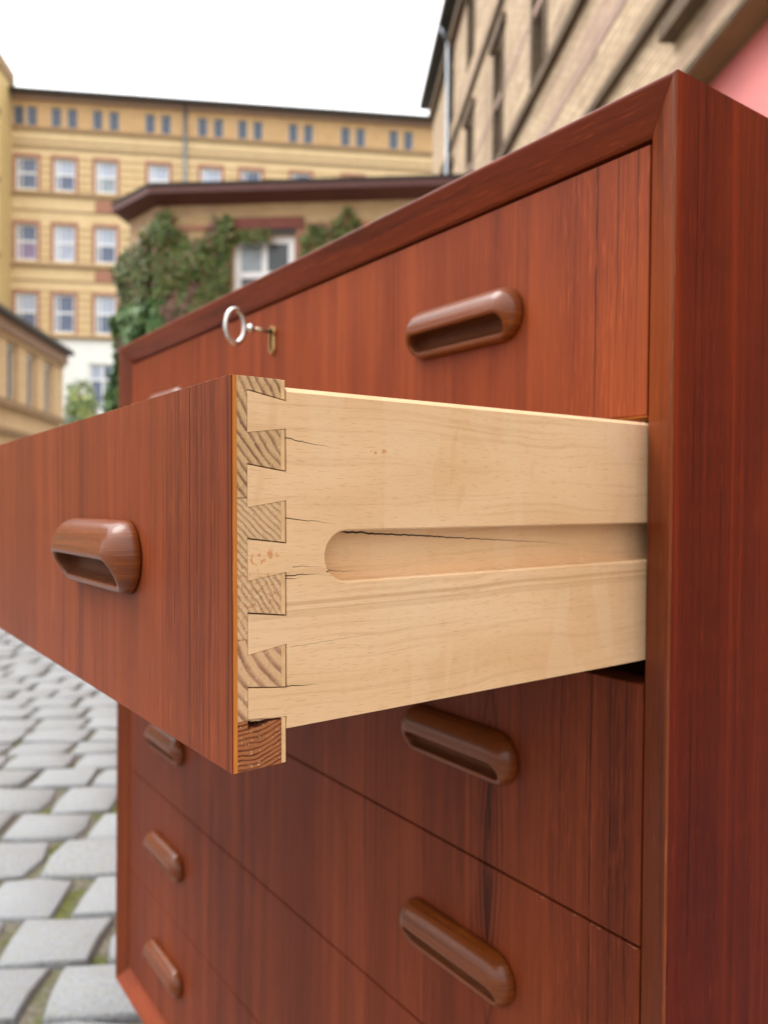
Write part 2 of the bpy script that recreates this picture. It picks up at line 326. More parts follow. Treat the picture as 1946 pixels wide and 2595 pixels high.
def stadium(a, r, n=12):   # outline in (x,z), 4n+... points, counterclockwise
    P = []
    for k in range(n+1): t = -PI/2+PI*k/n; P.append((a+r*math.cos(t), r*math.sin(t)))
    for k in range(n+1): t = PI/2+PI*k/n; P.append((-a+r*math.cos(t), r*math.sin(t)))
    Q = []
    for i, p in enumerate(P):                      # add mid points along the straights
        q = P[(i+1) % len(P)]; Q.append(p)
        if abs(p[0]-q[0]) > a: Q += [(p[0]+(q[0]-p[0])*t, p[1]+(q[1]-p[1])*t) for t in (.2, .4, .6, .8)]
    return Q
def handle_mesh():
    mb = MB(); rings = []
    L, H = .0596, .0178
    def rim(z): return .0069+(.0154-.0069)*max(0, min(1, (z+.0152)/.0157))
    ZC, HH, HL = -.0073, .0080, .0520
    def ring(hl, hh, zc, of):
        return [(x, -of(z+zc), z+zc) for x, z in stadium(hl-hh, hh)]
    rings.append(ring(L-.0008, H-.0006, 0, lambda z: 0.))
    for ph in (2, 10, 20, 31, 43, 55, 66, 76, 83, 88):
        c = math.cos(math.radians(ph)); s = math.sin(math.radians(ph))**.85
        hh = HH+.0004+(H-HH)*c; hl = HL+.0004+(L-HL)*c; zc = ZC*(1-c)
        rings.append(ring(hl, hh, zc, lambda z, s=s, zc=zc, hh=hh: rim(ZC+(z-zc)/hh*HH)*s))
    for hl, hh, k in ((HL-.0002, HH-.0002, 0), (HL-.0012, HH-.0011, .0001), (HL-.0017, HH-.0016, .0006), (HL-.0020, HH-.0018, .0014)):
        rings.append(ring(hl, hh, ZC, lambda z, k=k: rim(z)-k))
    for hl, hh, t in ((HL-.0022, HH-.0019, .45), (HL-.0025, HH-.0021, .8), (HL-.0036, HH-.0029, .96), (HL-.0065, HH-.005, 1.)):
        rings.append(ring(hl, hh, ZC, lambda z, t=t: (rim(z)-.0014)*(1-t)+.0012*t))
        rings[-1] = [(x, y, z+.0030*t) for x, y, z in rings[-1]]
    mb.loft(rings, True, True); nslot = (len(rings)-4)
    me = bpy.data.meshes.new('handle'); me.from_pydata(mb.v, [], mb.f)
    bm = bmesh.new(); bm.from_mesh(me); bmesh.ops.recalc_face_normals(bm, faces=bm.faces); bm.to_mesh(me); bm.free()
    me.polygons.foreach_set('use_smooth', [True]*len(me.polygons)); me.materials.append(MAT['teak_handle']); me.materials.append(MAT['handle_slot_shade'])
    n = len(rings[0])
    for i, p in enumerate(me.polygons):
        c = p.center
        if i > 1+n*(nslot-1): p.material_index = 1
    return me
HME = handle_mesh()
def handles(parent, zc, y=0.):
    for x in (-.1809, -.7681):
        o = bpy.data.objects.new('handle', HME); COL.objects.link(o); o.parent = parent; o.location = (x, y-.0002, zc)

def chips(parent, x0, x1, z, y, n, seed, r=.0006):
    q = random.Random(seed); mb = MB()
    for k in range(n):
        x = q.uniform(x0, x1); w = q.uniform(.0004, .0022); h = q.uniform(.0003, .0012)*(r/.0006)
        mb.prism([(x-w, z-.0002), (x-w*.3, z-h), (x+w*.5, z-h*.7), (x+w, z-.0002)], y-.00012, y+.0004, 'Y')
    o = mb.build('edge_chip', MAT['torn'], parent); o['kind'] = 'stuff'; return o
DP = .15; Z0 = ZB+WS
dl = XL+WS+.0010; dr = XR-WS-.0009
for k in (5, 3, 2, 1, 0):                          # drawer fronts, top (5) to bottom (0); number 4 stands open
    z0 = Z0+k*DP+(.0008 if k else .0012); z1 = Z0+(k+1)*DP-.0008 if k < 5 else ZT-WS-.0030
    mb = MB(); mb.box(dl, dr, .0008, .0215, z0, z1)
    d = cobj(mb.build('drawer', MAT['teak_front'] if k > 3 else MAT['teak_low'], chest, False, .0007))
    mb = MB()                                      # the box behind the front: two sides, a back and a bottom
    for xa in (dl+.001, dr-.013): mb.box(xa, xa+.012, .0217, .385, z0+.014, z1-.008)
    mb.box(dl+.0132, dr-.0132, .373, .385, z0+.014, z1-.012); mb.box(dl+.0132, dr-.0132, .0217, .3728, z0+.014, z0+.019)
    mb.build('drawer_box', MAT['beech'] if k > 5 else MAT['rough_inside'], d)
    handles(d, Z0+(k+.5)*DP+.003, .0008)
    if k == 2: chips(d, -.105, -.028, z1, .0008, 8, 2)
    if k == 5:
        mb = MB(); mb.box(dl+.0006, dr-.0006, .0022, .0212, z0-.00055, z0-.00002); mb.build('edge_band', MAT['edge_band'], d)
        # brass keyhole: round head with a slot below
        def keyhole(r, w, zb):
            P = [(r*math.cos(t), r*math.sin(t)) for t in [math.radians(x) for x in range(-50, 231, 14)]]
            P += [(-w, -r*.9), (-w, zb+w*.6), (-w*.5, zb), (w*.5, zb), (w, zb+w*.6), (w, -r*.9)]; return P
        kx, kz = -.4748, 1.0575
        mb = MB(); a = keyhole(.0060, .0052, -.0218); b = keyhole(.0044, .0034, -.0200)
        P3 = lambda P, y: [(kx+p, y, kz+q) for p, q in P]
        mb.loft([P3(a, .0006), P3(a, -.0016), P3([(p*.94, q*.97) for p, q in a], -.0022), P3(b, -.0022), P3(b, .0006)], False, False)
        mb.build('keyhole_plate', MAT['brass'], d)
        mb = MB(); mb.prism([(kx+p, kz+q) for p, q in keyhole(.00435, .00335, -.0199)], -.0002, .0005, 'Y'); mb.build('keyhole', MAT['black'], d)

# ---- the open drawer (local frame: x as the chest, y back from the drawer face, z up from its lower edge)
xd = -.02488; e_ = -.2510; dbz = .784178
piv = Vector((xd, 0, .858753))
od = empty('tmp'); bpy.data.objects.remove(od)
mb = MB(); mb.box(dl+.001, xd, 0., .0005, 0., .14967)
od = mb.build('drawer', MAT['teak_open'], chest, False, .00015)
rot = Matrix.Rotation(.0133, 3, 'Z') @ Matrix.Rotation(-.0077, 3, 'Y') @ Matrix.Rotation(.0078, 3, 'X')
od.rotation_euler = rot.to_euler()
od.location = piv + rot @ (Vector((0, e_, dbz)) - piv) - R0
od['label'] = 'open drawer with its dovetailed pale side showing'
HT = .14967
# a ragged lip of torn veneer fibre along the upper edge
rg = random.Random(3); mb = MB(); x = xd-.0003
while x > -.60:
    w = rg.uniform(.0006, .0035); h = rg.uniform(.00002, .00014)*(2.2 if rg.random() < .06 else 1)
    mb.box(x-w, x, .00005, .00042, HT-.0003, HT+h); x -= w+rg.uniform(0, .006)
mb.build('torn_edge', MAT['torn'], od)['kind'] = 'stuff'
mb = MB(); mb.box(dl+.001, xd-.00005, .0006, .00235, .00005, HT-.0001); mb.build('edge_band', MAT['edge_band'], od)
T0, T1, T2 = .0024, .0066, .0229            # lap, bottom of the sockets, back of the front
BT = .0012*10                                # thickness of the side boards (12 mm)
# sockets cut for the tails: (top at back, top at lap, bottom at lap, bottom at back)
TAIL = [(.1417, .1447, .1283, .1305), (.1142, .1167, .0999, .1026), (.0863, .0884, .0720, .0745), (.0580, .0602, .0439, .0465), (.0298, .0319, .0196, .0181)]
def comb(zlo, zhi, back=T2):
    """outline (y,z) of the front's end between two heights: lap strip with the pins standing off it"""
    P = [(T0, zlo)]
    segs = []
    zs = zlo
    events = []
    for tb, tl, bl, bb in reversed(TAIL): events.append((bl, bb, tl, tb))
    # walk upward on the back side
    P = [(T0, zhi), (T0, zlo)]
    inside = any(bl < zlo < tl for bl, bb, tl, tb in events)
    P.append((T1 if inside else back, zlo))
    k = (back-T1)/(T2-T1)
    for bl, bb, tl, tb in events:
        if zlo < bl < zhi: P += [(back, bl+(bb-bl)*k), (T1, bl)]
        if zlo < tl < zhi: P += [(T1, tl), (back, tl+(tb-tl)*k)]
    inside = any(bl < zhi < tl for bl, bb, tl, tb in events)
    P.append((T1 if inside else back, zhi))
    return P
def pin_band(b0, b1):
    """the thin veneer on the back of every pin"""
    out = []
    tops = [HT-.0002]+[b for _, _, b, _ in TAIL]; topsb = [HT-.0002]+[b for *_, b in TAIL]
    bots = [t for _, t, _, _ in TAIL]+[.0002]; botsb = [t for t, *_ in TAIL]+[.0002]
    for zt_l, zt_b, zb_l, zb_b in zip(tops, topsb, bots, botsb):
        f = lambda y, l, b: l+(b-l)*(y-T1)/(T2-T1)
        out.append([(b0, f(b0, zb_l, zb_b)+.00005), (b1, f(b1, zb_l, zb_b)+.00005), (b1, f(b1, zt_l, zt_b)-.00005), (b0, f(b0, zt_l, zt_b)-.00005)])
    return out
CORE_BACK = T2-.0019
cuts = [(.1036, HT-.0001, 'pine1'), (.0500, .1034, 'pine2'), (.0191, .0498, 'pine3'), (.0001, .0185, 'pine4')]
for zlo, zhi, mt in cuts:
    P = comb(zlo, zhi, CORE_BACK) if mt != 'pine4' else [(T0, .0190), (T0, .0001), (CORE_BACK, .0001), (CORE_BACK, .0176), (.013, .0168), (.0075, .0154), (T1, .0152), (T1, .0190)]
    mb = MB(); mb.prism(P, xd-BT, xd-.0001)
    mb.box(dl+BT+.002, xd-BT-.0001, T0, CORE_BACK, zlo, zhi)
    mb.prism(comb(zlo, zhi, CORE_BACK), dl+.001, dl+.001+BT)
    mb.build('core_block', MAT[mt], od, False, .00012, seg=1)
mb = MB()
for P in pin_band(CORE_BACK+.00005, T2): mb.prism(P, xd-BT, xd-.00015)
mb.box(dl+BT+.002, xd-BT-.0001, CORE_BACK+.00005, T2, .0002, HT-.0002)
mb.build('back_veneer', MAT['back_veneer'], od, False, .00015, seg=1)
# side boards with tails and a round-ended runner groove
YE = .395; g = .00022
def board_outline(slot):
    P = [(T2+.0002, .01348), (YE, .01348)]
    if slot:
        c0, c1 = .0695, .0902; cy = .0413+(c1-c0)/2; r = (c1-c0)/2; zc = (c0+c1)/2
        P += [(YE, c0)]
        P += [(cy-r*math.cos(t)*1.0, zc+r*math.sin(t)) for t in [math.radians(-90+180*k/18) for k in range(19)]]
        P += [(YE, c1)]
    P += [(YE, .14689), (T2+.0007, .14689)]
    up = 0
    for tb, tl, bl, bb in TAIL:
        gg = g*(1+rj.random()*.8) if slot else g
        P += [(T2+.0006, tb-gg*1.5), (T1+.0001, tl-gg*1.5), (T1+.0001, bl+gg*.4), (T2+.0004, bb+gg*.4)]
    return P
rj = random.Random(5)
for right in (True, False):
    s = 1 if right else -1
    xo = xd if right else dl+.001
    mb = MB(); mb.prism(board_outline(True), xo-s*.0094, xo, 'X', cap0=False); mb.prism(board_outline(False), xo-s*BT, xo-s*.0094, 'X', cap1=True)
    o = mb.build('side_board', MAT['beech'], od)
    bm = bmesh.new(); bm.from_mesh(o.data); bmesh.ops.remove_doubles(bm, verts=bm.verts, dist=1e-6)
    ed = [e for e in bm.edges if all(abs(v.co.x-xo) < 1e-6 for v in e.verts) and all(abs(v.co.z-.14689) < 1e-6 for v in e.verts)]
    bmesh.ops.bevel(bm, geom=ed, offset=.0019, segments=1, affect='EDGES', profile=.5)
    ed = [e for e in bm.edges if all(abs(v.co.x-xo) < 1e-6 for v in e.verts) and all(v.co.y > .04 and .069 < v.co.z < .0903 for v in e.verts)]
    bmesh.ops.bevel(bm, geom=ed, offset=.0007, segments=1, affect='EDGES')
    bm.to_mesh(o.data); bm.free()
mb = MB(); mb.box(dl+.0135, xd-.0125, YE-.012, YE-.001, .02, .140); mb.build('back_board', MAT['beech'], od)
mb = MB(); mb.box(dl+.0135, xd-.0125, T2+.0003, YE-.0125, .020, .024); mb.build('bottom_board', MAT['rough_inside'], od)
# split-off fibres in the gap above the lowest pin
mb = MB(); rs = random.Random(11)
for k in range(16):
    y = rs.uniform(.0095, .0215); z = .0190+rs.uniform(-.0006, .0010); L = rs.uniform(.0015, .005); a = rs.uniform(-.15, .25); t = rs.uniform(.0002, .0005)
    p = [(y-L/2, z-a*L/2-t), (y+L/2, z+a*L/2-t*.4), (y+L/2, z+a*L/2+t*.3), (y-L/4, z-a*L/4+t)]
    x1 = xd-rs.uniform(.0002, .002); mb.prism(p, x1-.003, x1)
mb.build('splinter', MAT['splinter'], od)['kind'] = 'stuff'
handles(od, .0754, -.0001)

# ---- the key standing in the top drawer's lock
kx, kz = -.4748, 1.0578
key = tag(empty('key', (kx, -.02, kz)), 'nickel key with an oval ring bow standing in the lock of the top drawer', 'key')
Yc = -.0215
mb = MB(); n, mseg = 40, 12
rings = []
for i in range(n):
    t = 2*PI*i/n; a, b = .0100, .0165
    c = Vector((0, Yc+a*math.cos(t), b*math.sin(t))); tn = Vector((0, a*math.cos(t), b*math.sin(t)))
    nrm = Vector((0, math.cos(t)/a, math.sin(t)/b)).normalized()
    rings.append([tuple(c+nrm*(.0027*math.cos(2*PI*k/mseg))+Vector((.0023*math.sin(2*PI*k/mseg), 0, 0))) for k in range(mseg)])
rings.append(rings[0]); mb.loft(rings, False, False); mb.build('bow', MAT['steel'], key, True)
def lathe_y(prof, n=18):
    mb = MB(); mb.loft([[(r*math.cos(2*PI*k/n), y, r*math.sin(2*PI*k/n)) for k in range(n)] for y, r in prof]); return mb
lathe_y([(-.0098, .0018), (-.0085, .0026), (-.0066, .0044), (-.0045, .0046), (-.0028, .0036), (-.0016, .0026), (-.0010, .0024)]).build('collar', MAT['steel'], key, True)
lathe_y([(-.0012, .0021), (.0185, .0021)], 14).build('shaft', MAT['dull_steel'], key, True)

# ================================================================== THE COURTYARD
YAW = 1.0222; CXY = Vector((CAM.x, CAM.y, 0))
Ud = Vector((-math.sin(YAW), math.cos(YAW), 0)); Vd = Vector((math.cos(YAW), math.sin(YAW), 0))
def yard(u, v, z=0.): return CXY+Ud*u+Vd*v+Vector((0, 0, z))

def brick(name, c1, c2, mortar, bw=.25, bh=.077, msize=.01, stain=(.3, .25, .2), stain_amt=.35, rough=.85, mauve=None, streaks=False):
    M = MT(name); o = M.sep(M.co()); v = M.comb(M.math('ADD', o[0], M.math('MULTIPLY', o[1], 1.)), o[2], 0.)
    b = M.n('ShaderNodeTexBrick'); M.put(b.inputs['Vector'], v); b.inputs['Scale'].default_value = 1
    b.inputs['Brick Width'].default_value = bw; b.inputs['Row Height'].default_value = bh; b.inputs['Mortar Size'].default_value = msize; b.inputs['Mortar Smooth'].default_value = .3
    M.put(b.inputs['Color1'], c1); M.put(b.inputs['Color2'], c2); M.put(b.inputs['Mortar'], mortar); b.inputs['Bias'].default_value = -.1
    n = M.noise(M.comb(M.math('MULTIPLY', o[0], .9), M.math('MULTIPLY', o[2], .35), o[1]), 1., 5, .65)
    c = M.mix(M.math('MULTIPLY', M.smooth(n, .48, .72), stain_amt), b.outputs[0], stain)
    if mauve:
        n2 = M.noise(M.comb(M.math('MULTIPLY', o[0], .22 if streaks else .55), M.math('MULTIPLY', o[2], 3.2 if streaks else 1.7), 5.), 1., 4, .6)
        c = M.mix(M.math('MULTIPLY', M.smooth(n2, .5, .68), .6), c, mauve)
    if streaks:
        n4 = M.noise(M.comb(M.math('MULTIPLY', o[0], .3), M.math('MULTIPLY', o[2], 11.), 2.), 1., 4, .7); c = M.mix(M.math('MULTIPLY', M.smooth(n4, .46, .64), .72), c, (.25, .16, .10)); c = M.mix(M.math('MULTIPLY', M.smooth(n4, .44, .30), .5), c, (.80, .66, .47))
    n3 = M.noise(M.co(), 2.2, 5, .7)
    c = M.mix(.18, c, M.mix(n3, (0, 0, 0), c, 'MIX'), 'MIX')
    M.bump(M.math('SUBTRACT', 1., b.outputs['Fac']), .6, .008)
    return M.fin(c, rough, .25)
MAT['brick_far'] = brick('yellow_brick', (.82, .61, .34), (.74, .53, .27), (.72, .56, .36), stain=(.64, .46, .24), stain_amt=.4)
MAT['brick_attic'] = brick('orange_brick', (.68, .42, .20), (.60, .36, .165), (.56, .40, .23), stain=(.52, .31, .14))
MAT['brick_tower'] = brick('tower_brick', (.66, .48, .21), (.60, .43, .18), (.58, .44, .23), stain=(.5, .38, .19))
MAT['brick_mid'] = brick('ochre_brick', (.62, .42, .21), (.52, .34, .15), (.50, .40, .28), stain=(.34, .22, .12), mauve=(.42, .27, .19))
MAT['brick_low'] = brick('sand_brick', (.76, .54, .31), (.68, .46, .24), (.62, .50, .36), stain=(.38, .25, .14))
MAT['brick_right'] = brick('weathered_tan_brick', (.70, .54, .355), (.50, .36, .22), (.27, .19, .135), stain=(.22, .145, .10), stain_amt=.6, mauve=(.40, .25, .22), streaks=True)
MAT['brick_red'] = brick('red_brick', (.46, .205, .135), (.40, .165, .11), (.40, .24, .17), stain=(.33, .15, .11))
MAT['lintel_red'] = plain('dark_red_lintel', (.20, .06, .045), .8)
MAT['brick_dark_and_shade'] = brick('dark_ledge_brick_and_shade', (.16, .11, .065), (.12, .08, .05), (.14, .10, .07), stain=(.07, .05, .035))  # dark brick that also paints shade on the warehouse jambs and ledges
MAT['brick_mauve'] = brick('mauve_brick', (.46, .31, .25), (.38, .25, .20), (.34, .25, .2), stain=(.30, .20, .15))
MAT['ledge'] = plain('brown_ledge_stone', (.30, .19, .10), .85)
MAT['ledge_light'] = plain('ochre_course_brick', (.50, .33, .15), .85)
MAT['roof'] = plain('dark_roofing', (.045, .038, .034), .7)
MAT['eave'] = plain('dark_red_eave_boards', (.105, .032, .026), .6, scale=9.)
MAT['cornice'] = plain('brown_cornice', (.33, .21, .15), .8)
MAT['white_wall'] = plain('white_plaster', (.80, .80, .77), .8, var=.05, scale=1.2)
MAT['white_paint'] = plain('white_window_paint', (.80, .80, .80), .45, var=.04)
def glass(name, c, rough=.08):
    M = MT(name); n = M.noise(M.co(), 2.2, 3); return M.fin(M.ramp(n, [(.3, tuple(x*.75 for x in c)), (.7, c)]), rough, .4)
MAT['pane_dark'] = glass('window_glass_dark', (.09, .10, .11)); MAT['pane_blue'] = glass('window_glass_with_blind', (.15, .18, .27)); MAT['pane_pale'] = glass('window_glass_pale_curtain', (.46, .51, .62)); MAT['pane_lilac'] = glass('window_glass_lilac_curtain', (.30, .22, .36))
MAT['pane_grim'] = glass('grey_glass', (.10, .125, .17), .2)
MAT['pane_painted_sky'] = glass('window_glass_painted_reflection', (.34, .39, .43))  # pale grey reflection put into the glass colour
MAT['zinc'] = plain('zinc_pipe', (.19, .21, .235), .4, .6)
MAT['pink'] = plain('pink_red_gate_paint', (.70, .20, .19), .5, var=.06, scale=1.5)
MAT['soffit'] = plain('olive_brown_soffit', (.19, .125, .05), .85, scale=3.)

def facade(name, w, z0, z1, openings, mat, parent, thick=.4, hole_depth=.25, open_bottom=False):
    """a wall w long (local x), its face at y=0 and its body behind it, with real rectangular openings (x0,x1,za,zb)"""
    xs = sorted({0., w, *[o[0] for o in openings], *[o[1] for o in openings]}); zs = sorted({z0, z1, *[o[2] for o in openings], *[o[3] for o in openings]})
    mb = MB()
    for a, b in zip(xs, xs[1:]):
        for c, d in zip(zs, zs[1:]):
            mx_, mz_ = (a+b)/2, (c+d)/2
            if any(o[0] < mx_ < o[1] and o[2] < mz_ < o[3] for o in openings): continue
            mb.quad((a, 0, c), (b, 0, c), (b, 0, d), (a, 0, d))
    for x0, x1, a, b in openings:
        h = hole_depth
        mb.quad((x0, 0, a), (x0, 0, b), (x0, h, b), (x0, h, a)); mb.quad((x1, 0, b), (x1, 0, a), (x1, h, a), (x1, h, b))
        mb.quad((x0, 0, b), (x1, 0, b), (x1, h, b), (x0, h, b)); mb.quad((x0, 0, a), (x0, h, a), (x1, h, a), (x1, 0, a))
    mb.quad((0, 0, z0), (0, 0, z1), (0, thick, z1), (0, thick, z0)); mb.quad((w, 0, z1), (w, 0, z0), (w, thick, z0), (w, thick, z1))
    mb.quad((0, 0, z1), (w, 0, z1), (w, thick, z1), (0, thick, z1)); mb.quad((w, thick, z0), (0, thick, z0), (0, thick, z1), (w, thick, z1))
    return mb.build(name, mat, parent, fix=False)
def bxo(name, mat, parent, *b, bevel=0):
    mb = MB(); mb.box(*b); return mb.build(name, mat, parent, bevel=bevel)
WCACHE = {}
def window(parent, x0, x1, z0, z1, y=.12, style='sash', panes=('pane_pale', 'pane_blue'), fr=.07):
    """white frame (the part) with its panes as sub-parts; alike windows share meshes"""
    w, h = round(x1-x0, 3), round(z1-z0, 3); key_ = (w, h, style, fr, panes)
    if key_ not in WCACHE:
        mb = MB(); P = []
        t = .06
        mb.box(0, fr, 0, t, 0, h); mb.box(w-fr, w, 0, t, 0, h); mb.box(fr, w-fr, 0, t, 0, fr); mb.box(fr, w-fr, 0, t, h-fr, h)
        if style == 'sash':
            zt = h*.52; mb.box(fr, w-fr, .002, t, zt-fr*.6, zt+fr*.6); xm = w*.24; mb.box(xm-.03, xm+.03, .004, t, fr, h-fr)
            P = [((fr, w-fr, fr, zt-fr*.6), panes[1]), ((fr, w-fr, zt+fr*.6, h-fr), panes[0])]
        elif style == 'cross':
            zt = h*.66; mb.box(fr, w-fr, .002, t, zt-.055, zt+.055); mb.box(w/2-.05, w/2+.05, .004, t, fr, h-fr)
            P = [((a, b, c, d), pn) for (a, b) , col in (((fr, w/2-.05), 0), ((w/2+.05, w-fr), 1)) for (c, d), pn in (((fr, zt-.055), panes[1]), ((zt+.055, h-fr), panes[col % len(panes)]))]
        else:
            P = [((fr, w-fr, fr, h-fr), panes[0])]
        fo = mb.build('window', MAT['white_paint'], parent); fo.location = (x0, y, z0)
        L = []
        for (a, b, c, d), pn in P:
            q = MB(); q.box(a, b, .03, .036, c, d); L.append(q.build('pane', MAT[pn], fo))
        WCACHE[key_] = (fo.data, [p.data for p in L]); return fo
    fd, pd = WCACHE[key_]
    fo = link('window', fd, None, parent); fo.location = (x0, y, z0)
    for d in pd: link('pane', d, None, fo)
    return fo

# ---- ground: earth and moss with granite setts in courses
def soil():
    M = MT('mossy_joint_soil'); n = M.noise(M.co(), 5., 5, .6); f = M.noise(M.co(), 90., 4, .7)
    c = M.ramp(f, [(.3, (.07, .062, .045)), (.7, (.19, .17, .135))])
    g_ = M.ramp(M.noise(M.co(), 60., 4), [(.3, (.045, .05, .016)), (.7, (.115, .12, .035))])
    c = M.mix(M.smooth(n, .47, .60), c, g_); M.bump(f, .8, .01); return M.fin(c, .95, .1)
def granite():
    M = MT('pale_granite'); oi = M.n('ShaderNodeObjectInfo'); geo = M.n('ShaderNodeNewGeometry')
    o = M.co(); rnd = M.math('FRACT', M.math('ADD', oi.outputs['Random'], geo.outputs['Random Per Island']))
    ov = M.n('ShaderNodeVectorMath', operation='ADD'); M.put(ov.inputs[0], o); M.put(ov.inputs[1], M.comb(M.math('MULTIPLY', rnd, 30.), M.math('MULTIPLY', rnd, 17.), 0.))
    a = M.noise(ov.outputs[0], 34., 5, .7); b = M.noise(ov.outputs[0], 260., 3, .7); d = M.noise(ov.outputs[0], 9., 3)
    c = M.ramp(a, [(.30, (.075, .078, .078)), (.46, (.185, .19, .197)), (.68, (.31, .315, .32))])
    c = M.mix(M.math('MULTIPLY', M.smooth(b, .55, .72), .6), c, (.10, .10, .095))
    c = M.mix(M.math('MULTIPLY', M.smooth(d, .5, .68), .45), c, (.20, .20, .13))
    c = M.mix(M.math('MULTIPLY', rnd, .35), c, (.25, .26, .275))
    M.bump(M.math('ADD', a, M.math('MULTIPLY', b, .3)), .6, .004); return M.fin(c, .72, .35)
MAT['soil'] = soil(); MAT['granite'] = granite()
ground = tag(empty('ground', (0, 0, 0)), kind='structure')
bpy.data.objects.remove(ground)
mb = MB(); n = 2
mb.quad(*[tuple(p) for p in (yard(-60, -70, -.013), yard(-60, 70, -.013), yard(130, 70, -.013), yard(130, -70, -.013))])
ground = tag(mb.build('ground', MAT['soil']), kind='structure')
if ground.data.polygons[0].normal.z < 0: ground.data.flip_normals()
def sett_verts(rs):
    """top of a worn sett in unit size: outline of eight jittered points in three rings"""
    base = [(-.5, -.5), (0, -.5), (.5, -.5), (.5, 0), (.5, .5), (0, .5), (-.5, .5), (-.5, 0)]
    j = [(rs.uniform(-.035, .035), rs.uniform(-.05, .05)) for _ in base]
    R = []
    for s, z in ((1.0, -.05), (.995, -.012), (.972, -.0035), (.91, .001+rs.uniform(-.001, .001))):
        q = []
        for i, ((x, y), (a, b)) in enumerate(zip(base, j)):
            k = .965 if i % 2 == 0 else 1.0
            q.append(((x*k+a)*s, (y*k+b)*s, z+(rs.uniform(-.002, .002) if z > -.01 else 0)))
        R.append(q)
    return R
SETT = []
rs = random.Random(21)
for k in range(9):
    mb = MB(); mb.loft(sett_verts(rs), False, False); i = len(mb.v); mb.v.append((0, 0, .006+rs.uniform(-.002, .002)))
    for q in range(8): mb.f.append((i-8+q, i-8+(q+1) % 8, i))
    me = bpy.data.meshes.new('cobblestone'); me.from_pydata(mb.v, [], mb.f); me.polygons.foreach_set('use_smooth', [True]*len(me.polygons)); me.materials.append(MAT['granite']); SETT.append(me)
rows = [(1.19, 1.37), (1.37, 1.537), (1.537, 1.709), (1.709, 1.90), (1.90, 2.109), (2.109, 2.29), (2.29, 2.49), (2.49, 2.656)]
fixed = {1: [(-.506, .035)], 2: [(-.645, .035), (-.437, .03)], 3: [(-.562, .05)], 4: [(-.689, .028)], 5: [(-.862, .028), (-.638, .03)], 6: [(-.80, .03), (-.607, .03)]}
u = 2.656
while u < 27: d = rs.uniform(.135, .170); rows.append((u, u+d)); u += d
u = 1.19; back = []
while u > -3: d = rs.uniform(.165, .20); back.append((u-d, u)); u -= d
far_v, far_f = [], []
cu_near = lambda u: .9 < u < 2.7
nobj = 0
for ri, (u0, u1) in enumerate(rows+back):
    J = list(fixed.get(ri, [])) or [(-.55+rs.uniform(-.1, .1), .028)]
    J.sort(); v = J[-1][0]; sw = (.17, .24) if u0 > 2.6 else (.19, .255)
    while v < 3.2: v += rs.uniform(*sw); J.append((v, rs.uniform(.012, .024)))
    v = J[0][0]
    while v > -8.1: v -= rs.uniform(*sw); J.insert(0, (v, rs.uniform(.012, .024)))
    for (va, ga), (vb, gb) in zip(J, J[1:]):
        a, b = va+ga*.36, vb-gb*.36
        cu, cv = (u0+u1)/2+rs.uniform(-.004, .004), (a+b)/2; gu = rs.uniform(.009, .017)*(1 if cu_near(u0) else .6)
        w, d = b-a, u1-u0-gu; tz = rs.uniform(-.003, .003); rz = rs.uniform(-.03, .03)
        near = ri < len(rows) and 1.25 < cu < 6.2 and -.60*cu-.05 < cv < -.10*cu+.12 and nobj < 295
        if near:
            o = bpy.data.objects.new('cobblestone', rs.choice(SETT)); COL.objects.link(o); o.parent = ground
            o.location = yard(cu, cv, tz); o.rotation_euler = (rs.uniform(-.015, .015), rs.uniform(-.015, .015), YAW+rz+(PI if rs.random() < .5 else 0)); o.scale = (w, d, 1); nobj += 1
        else:
            i = len(far_v); c, s = math.cos(rz), math.sin(rz)
            for sc, z in ((1., -.03), (.97, -.006), (.8, .003)):
                for x, y in ((-.5, -.5), (.5, -.5), (.5, .5), (-.5, .5)):
                    X, Y = x*w*sc, y*d*sc; far_v.append(tuple(yard(cu+X*s+Y*c, cv+X*c-Y*s, z+tz)))
            for q in range(2):
                for k in range(4): far_f.append((i+q*4+k, i+q*4+(k+1) % 4, i+q*4+4+(k+1) % 4, i+q*4+4+k))
            far_f.append((i+8, i+9, i+10, i+11))
me = bpy.data.meshes.new('cobblestones'); me.from_pydata(far_v, [], far_f)
o = link('cobblestones', me, MAT['granite'], ground); o['kind'] = 'stuff'
print('setts', nobj, len(far_f)//9)

# ---- long yellow brick building closing the court
far = tag(empty('brick_building', yard(43.28, -16.76), YAW+.0544), 'long yellow brick building with a row of small paired windows under the dark roof edge', 'building')
cols = [.68, 2.61, 4.73, 7.47, 10.24, 12.39, 15.12, 17.99, 20.66, 23.4, 26.1]
att = [(.08+.17, .92), (2.15, 2.97), (4.27, 5.12), (7.0, 7.84), (9.77, 10.62), (11.91, 12.74), (14.66, 15.49), (17.55, 18.38), (20.25, 21.08), (23.0, 23.83), (25.7, 26.5)]
op = []; WW = []
for c in cols:
    for zb, zt in ((17.32, 19.02), (13.58, 15.5), (9.78, 11.85)):
        op.append((c-.54, c+.54, zb, zt))
for a, b in att:
    for c in (a, b): op.append((c-.27, c+.27, 20.70, 21.72))
doors = [(3.9, 5.3, 5.7, 8.2), (7.0, 8.4, 5.7, 8.2)]
facade('wall', 28., 9.55, 20.52, [o for o in op if o[2] < 20], MAT['brick_far'], far)
facade('attic_wall', 28., 20.52, 22.25, [o for o in op if o[2] > 20], MAT['brick_attic'], far)
facade('base_wall', 28., -.02, 9.55, doors, MAT['white_wall'], far)
